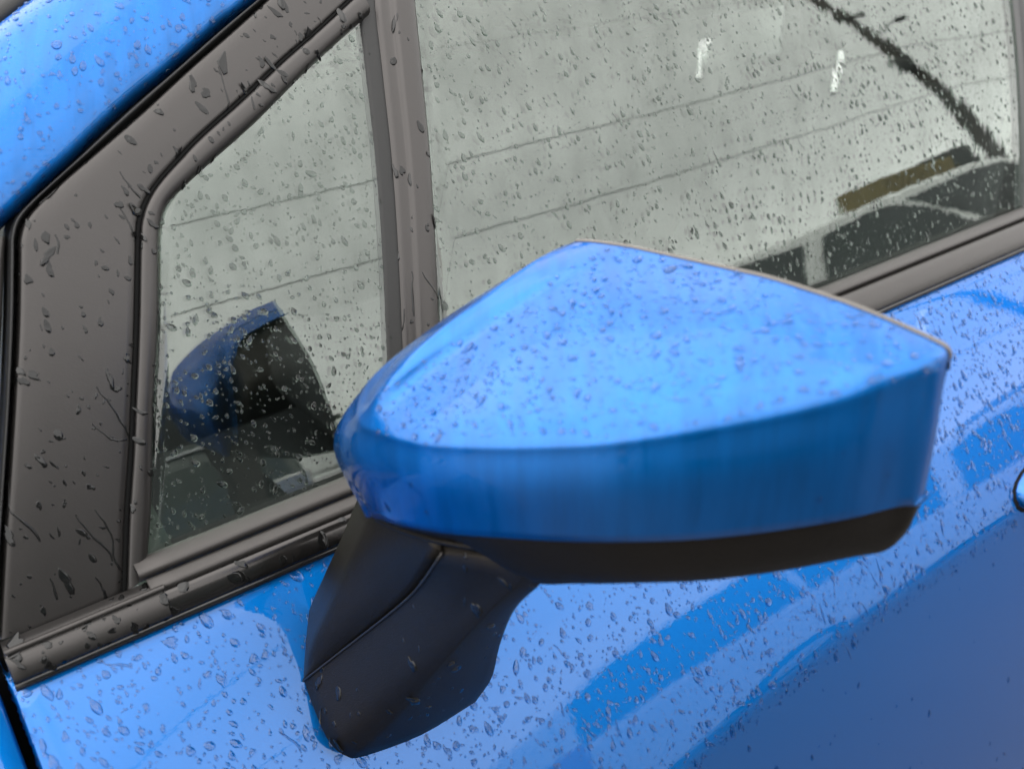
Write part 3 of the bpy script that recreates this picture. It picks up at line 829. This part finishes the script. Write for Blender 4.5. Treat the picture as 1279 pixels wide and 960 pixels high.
def treeline():
    rnd = random.Random(5)
    V, F = [], []
    for k in range(9000):
        x = rnd.uniform(-90, 120); d = rnd.gauss(0, 1.3)
        hmax = 2.4 + 1.1 * math.sin(x * .21) + .7 * math.sin(x * .67 + 1) + .4 * math.sin(x * 1.7)
        z = abs(rnd.betavariate(1.6, 1.2)) * hmax
        c = Vector((x, -34 + d, z))
        a = Vector((rnd.gauss(0, 1), rnd.gauss(0, 1), rnd.gauss(0, 1))).normalized(); b = a.orthogonal().normalized(); s = rnd.uniform(.25, .6)
        i = len(V)
        V += [c + a * s, c + b * s * .7, c - a * s, c - b * s * .7]
        F.append((i, i + 1, i + 2, i + 3))
    tag(mesh_obj('hedge_row', V, F, M['leaf'], None, False, False), 'dark green hedge row along the far side of the street', kind='stuff')
treeline()

# ------------------------------------------------------------------ rain
rng = random.Random(11)
bpy.context.view_layer.update()

def to_view(p):
    d = p - CAM
    z = d.dot(look)
    if z < .05: return None
    return (639.5 + FPX * d.dot(right) / z, 480 - FPX * d.dot(up) / z, z)

def sampler(o, margin=60, region=None, face_in=False):
    """visible triangles of an object in world space with cumulative area"""
    me = o.data
    mw = o.matrix_world
    me.calc_loop_triangles()
    vs = [mw @ v.co for v in me.vertices]
    ns = [(mw.to_3x3() @ v.normal).normalized() for v in me.vertices]
    T, W = [], []
    for t in me.loop_triangles:
        a, b, c = (vs[i] for i in t.vertices)
        n = (b - a).cross(c - a); ar = n.length / 2
        if ar < 1e-12: continue
        cen = (a + b + c) / 3
        q = to_view(cen)
        if q is None or not (-margin < q[0] < 1279 + margin and -margin < q[1] < 960 + margin): continue
        if region and not region(cen, q): continue
        n.normalize()
        fl = -1 if n.dot(CAM - cen) < 0 else 1
        T.append((a, b, c, [ns[i] for i in t.vertices], fl)); W.append(ar)
    return T, np.cumsum(W)

def place(S, rnd):
    T, cw = S
    a, b, c, nn, fl = T[min(int(np.searchsorted(cw, rnd.random() * cw[-1])), len(T) - 1)]
    u, v = rnd.random(), rnd.random()
    if u + v > 1: u, v = 1 - u, 1 - v
    p = a + (b - a) * u + (c - a) * v
    n = (nn[0] * (1 - u - v) + nn[1] * u + nn[2] * v).normalized()
    if n.dot(CAM - p) < 0: n = -n
    return p, n

def drop_shape(rnd, kind):
    """unit drop: outline radius by angle (angle 0 = downhill), long axis, profile"""
    n = 12
    ph = [rnd.uniform(0, 6.28) for _ in range(3)]
    amp = {'bead': .05, 'film': .30, 'blob': .13}[kind]
    out = []
    for k in range(n):
        a = 2 * math.pi * k / n
        r = 1 + amp * (math.sin(2 * a + ph[0]) + .6 * math.sin(3 * a + ph[1]) + .35 * math.sin(5 * a + ph[2]))
        out.append((a, max(r, .3)))
    return out

PROF = {'bead': [(1.0, -.05), (.96, .16), (.84, .50), (.60, .82), (.30, .96)], 'blob': [(1.0, -.05), (.97, .2), (.86, .58), (.62, .9), (.3, 1.0)],
        'film': [(1.0, -.1), (.97, .45), (.9, .85), (.6, 1.0), (.3, 1.02)]}

def add_drop(V, F, p, n, r, elong, kind, rnd, tilt=0.0, hgt=.36, tail=0.0):
    g = Vector((0, 0, -1)); d = (g - n * g.dot(n))
    d = d.normalized() if d.length > 1e-3 else n.orthogonal().normalized()
    s = n.cross(d)
    ca, sa = math.cos(tilt), math.sin(tilt)
    d, s = d * ca + s * sa, s * ca - d * sa
    sh = drop_shape(rnd, kind)
    i0 = len(V); m = len(sh)
    for f, h in PROF[kind]:
        for a, rr in sh:
            x = math.cos(a) * rr * elong; y = math.sin(a) * rr
            if x < 0: y *= 1 - .35 * min(1, -x / elong); x *= 1 + tail
            hh = h * hgt * (1 + .45 * x / elong)
            V.append(p + d * (x * r * f) + s * (y * r * f) + n * (hh * r))
    V.append(p + n * (PROF[kind][-1][1] * hgt * r * 1.02))
    for k in range(len(PROF[kind]) - 1):
        for j in range(m):
            jj = (j + 1) % m
            F.append((i0 + k * m + j, i0 + k * m + jj, i0 + (k + 1) * m + jj, i0 + (k + 1) * m + j))
    k = len(PROF[kind]) - 1
    for j in range(m):
        F.append((i0 + k * m + j, i0 + k * m + (j + 1) % m, len(V) - 1))

def add_run(V, F, pts, nrm, wid, h):
    """a trickle: a low bead of water along a path"""
    i0 = len(V); c = 5
    for i, p in enumerate(pts):
        a, b = pts[max(i - 1, 0)], pts[min(i + 1, len(pts) - 1)]
        d = (b - a).normalized(); s = nrm[i].cross(d).normalized()
        w = wid[i]
        for k, (u, e) in enumerate(((-1, -.2), (-.86, .8), (0, 1), (.86, .8), (1, -.2))):
            V.append(p + s * u * w + nrm[i] * (e * h * min(1, w / max(wid))))
    for i in range(len(pts) - 1):
        for k in range(c - 1):
            F.append((i0 + i * c + k, i0 + (i + 1) * c + k, i0 + (i + 1) * c + k + 1, i0 + i * c + k + 1))

class Spread:
    """keeps drops from overlapping"""
    def __init__(s, cell=.004): s.c, s.g = cell, {}
    def ok(s, p, r):
        k = tuple(int(math.floor(v / s.c)) for v in p); m = int(r / s.c) + 2
        for dx in range(-m, m + 1):
            for dy in range(-m, m + 1):
                for dz in range(-m, m + 1):
                    for q, rq in s.g.get((k[0] + dx, k[1] + dy, k[2] + dz), ()):
                        if (q - p).length < (r + rq): return False
        s.g.setdefault(k, []).append((p.copy(), r))
        return True

def rain(name, label, o, count, rlo, rhi, power, kinds, elong=(1.0, 1.6), tilt=(0, .2), hgt=.36, region=None, big=0, big_r=(.003, .005), group=None, seed=1, tail=.2, off=0.0, big_label=None, runs=0, run_len=(.02, .06), run_w=.0012, runh=.0003, lift=0.0, big_kind='bead', mat='water'):
    rnd = random.Random(seed)
    S = sampler(o, region=region)
    if not S[0]: return
    sp = Spread()
    for k in range(big):                                   # the drops one can pick out: objects of their own
        for _ in range(30):
            p, n = place(S, rnd)
            r = rnd.uniform(*big_r)
            if sp.ok(p, r * 1.3): break
        else: continue
        V, F = [], []
        add_drop(V, F, Vector((0, 0, 0)), n, r, rnd.uniform(*elong), big_kind, rnd, rnd.gauss(*tilt), hgt, tail)
        b = mesh_obj('rain_drop', V, F, M[mat], None, True, False)
        b.location = p + n * off
        tag(b, big_label, 'rain drop', group)
    V, F = [], []
    for k in range(runs):
        p, n = place(S, rnd)
        ln = rnd.uniform(*run_len); m = max(6, int(ln / .004))
        pts, nr, wd = [], [], []
        q = p.copy(); ang = rnd.gauss(tilt[0], .25)
        tree = run_tree(o)
        for i in range(m):
            hit = tree.find_nearest(q)
            if hit[0] is None or hit[3] > .01: break
            nn = hit[1] if hit[1].dot(CAM - q) > 0 else -hit[1]
            pts.append(hit[0] + nn * off); nr.append(nn)
            u = i / (m - 1)
            wd.append(run_w * (.45 + .55 * u) * rnd.uniform(.7, 1.25) * (1.0 if i < m - 1 else .5))
            g = Vector((0, 0, -1)); d = (g - nn * g.dot(nn))
            if d.length < 1e-3: break
            d.normalize(); s = nn.cross(d)
            ang += rnd.gauss(0, .22); ang *= .9
            q = hit[0] + (d * math.cos(ang) + s * math.sin(ang)) * (ln / m)
        if len(pts) > 4: add_run(V, F, pts, nr, wd, runh)
    n_ok = 0
    for k in range(count):
        p, n = place(S, rnd)
        u = rnd.random()
        r = rlo * (rhi / rlo) ** (u ** power)
        if not sp.ok(p, r * 1.02): continue
        add_drop(V, F, p + n * off, n, r, rnd.uniform(*elong), rnd.choice(kinds), rnd, rnd.gauss(*tilt), hgt * rnd.uniform(.7, 1.2), tail * rnd.random())
        n_ok += 1
    if V:
        tag(mesh_obj(name, V, F, M[mat], None, True, False), label, kind='stuff')
    return n_ok

_trees = {}
def run_tree(o):
    if o.name not in _trees:
        mw = o.matrix_world
        _trees[o.name] = BVHTree.FromPolygons([mw @ v.co for v in o.data.vertices], [tuple(p.vertices) for p in o.data.polygons])
    return _trees[o.name]

rain('raindrops_on_drop_window', 'fine raindrops over the front door glass', drop, 5200, .0004, .0021, 1.7, ['bead', 'blob'], (1.0, 1.9), (.3, .25), .36, group='larger drops on the front door glass',
     big=22, big_r=(.0018, .0027), mat='water_glass', seed=3, big_label='larger rain drop among the fine ones on the front door glass')
rain('raindrops_on_quarter_window', 'fine raindrops over the small quarter window', quarter, 1900, .0004, .0019, 1.6, ['bead', 'blob'], (1.0, 1.8), (.2, .5), .38, group='larger drops on the quarter window',
     big=14, big_r=(.0016, .0022), mat='water_glass', seed=4, big_label='larger rain drop among the fine ones on the quarter window')
rain('raindrops_on_mirror', 'raindrops and trickles over the blue mirror cover', mirror, 1900, .0004, .0022, 1.6, ['bead', 'blob', 'film', 'film'], (.4, .95), (0, .25), .36, group='larger drops on the mirror cover',
     region=lambda c, q: q[1] < 545 - max(0, (q[0] - 800)) * .22 and q[0] > 470 and q[1] > 318 - (q[0] - 740) * .62, big=16, big_r=(.0016, .0026), seed=5, big_label='larger rain drop on the sky side of the blue mirror cover', runs=0)
rain('raindrops_on_mirror_face', 'few raindrops on the front face of the mirror cover', mirror, 34, .0006, .0026, 1.6, ['bead'], (1, 1.6), (0, .2), .3, seed=15)
rain('raindrops_on_door', 'raindrops and trickles over the blue front door', door, 8500, .0005, .0026, 1.8, ['bead', 'blob', 'film'], (1.0, 2.0), (.25, .3), .36, group='larger drops on the blue door', region=lambda c, q: c.z > zcrease(c.x) - .02,
     big=30, big_r=(.0024, .0036), seed=6, big_label='larger rain drop on the blue front door below the window', runs=90, run_len=(.006, .022), run_w=.0010)
rain('raindrops_below_crease', 'sparse raindrops on the door below its crease', door, 60, .001, .003, 1.5, ['bead'], (1.2, 2.4), (.2, .2), .3, seed=16, region=lambda c, q: c.z < zcrease(c.x) - .005)
rain('raindrops_on_pillar', 'raindrops over the blue windscreen pillar', pil, 900, .0004, .0020, 1.5, ['bead', 'blob', 'film'], (.8, 1.6), (-.4, .4), .36, group='larger drops on the blue pillar',
     big=10, big_r=(.0018, .0026), seed=7, big_label='larger rain drop on the blue windscreen pillar')
rain('raindrops_on_sail_panel', 'streaks and drops of rain on the black sail panel', sail, 260, .0005, .0022, 1.4, ['bead', 'film', 'film'], (1.1, 2.8), (.3, .4), .14, group='larger drops on the black sail panel',
     big=14, big_r=(.0020, .0030), mat='water_black', seed=8, big_label='larger rain drop on the black sail panel ahead of the quarter window', runs=20, run_len=(.010, .05), run_w=.0008, big_kind='film')
rain('raindrops_on_moulding', 'small raindrops on the quarter window moulding', mold, 90, .0007, .0024, 1.2, ['bead', 'film'], (1.1, 2.4), (.4, .4), .2, mat='water_black', seed=9, runs=12, run_len=(.008, .02), run_w=.001)
rain('raindrops_on_divider', 'small raindrops on the upright window bar', bar, 70, .0007, .0024, 1.2, ['bead', 'film'], (1.1, 2.4), (.1, .3), .2, mat='water_black', seed=10, runs=8, run_len=(.02, .08), run_w=.0009)
for ch in list(door.children):
    if ch.name == 'belt_moulding': rain('raindrops_on_belt', 'patches of rain water on the black belt moulding', ch, 70, .0012, .0042, 1.0, ['film', 'film', 'bead'], (.8, 2.0), (.6, .6), .12, mat='water_black', seed=12)
    if ch.name.startswith('belt_end_cap'): rain('raindrops_on_belt_cap', 'patches of rain water on the belt end cap', ch, 40, .001, .0036, 1.0, ['film', 'film', 'bead'], (.8, 2.0), (.6, .6), .12, mat='water_black', seed=13)
rain('raindrops_on_foot', 'dark raindrops on the black mirror foot', foot, 80, .0007, .0032, 1.2, ['film', 'bead'], (1.0, 2.2), (.2, .4), .2, mat='water_black', seed=14, runs=5, run_len=(.008, .02), run_w=.0013)
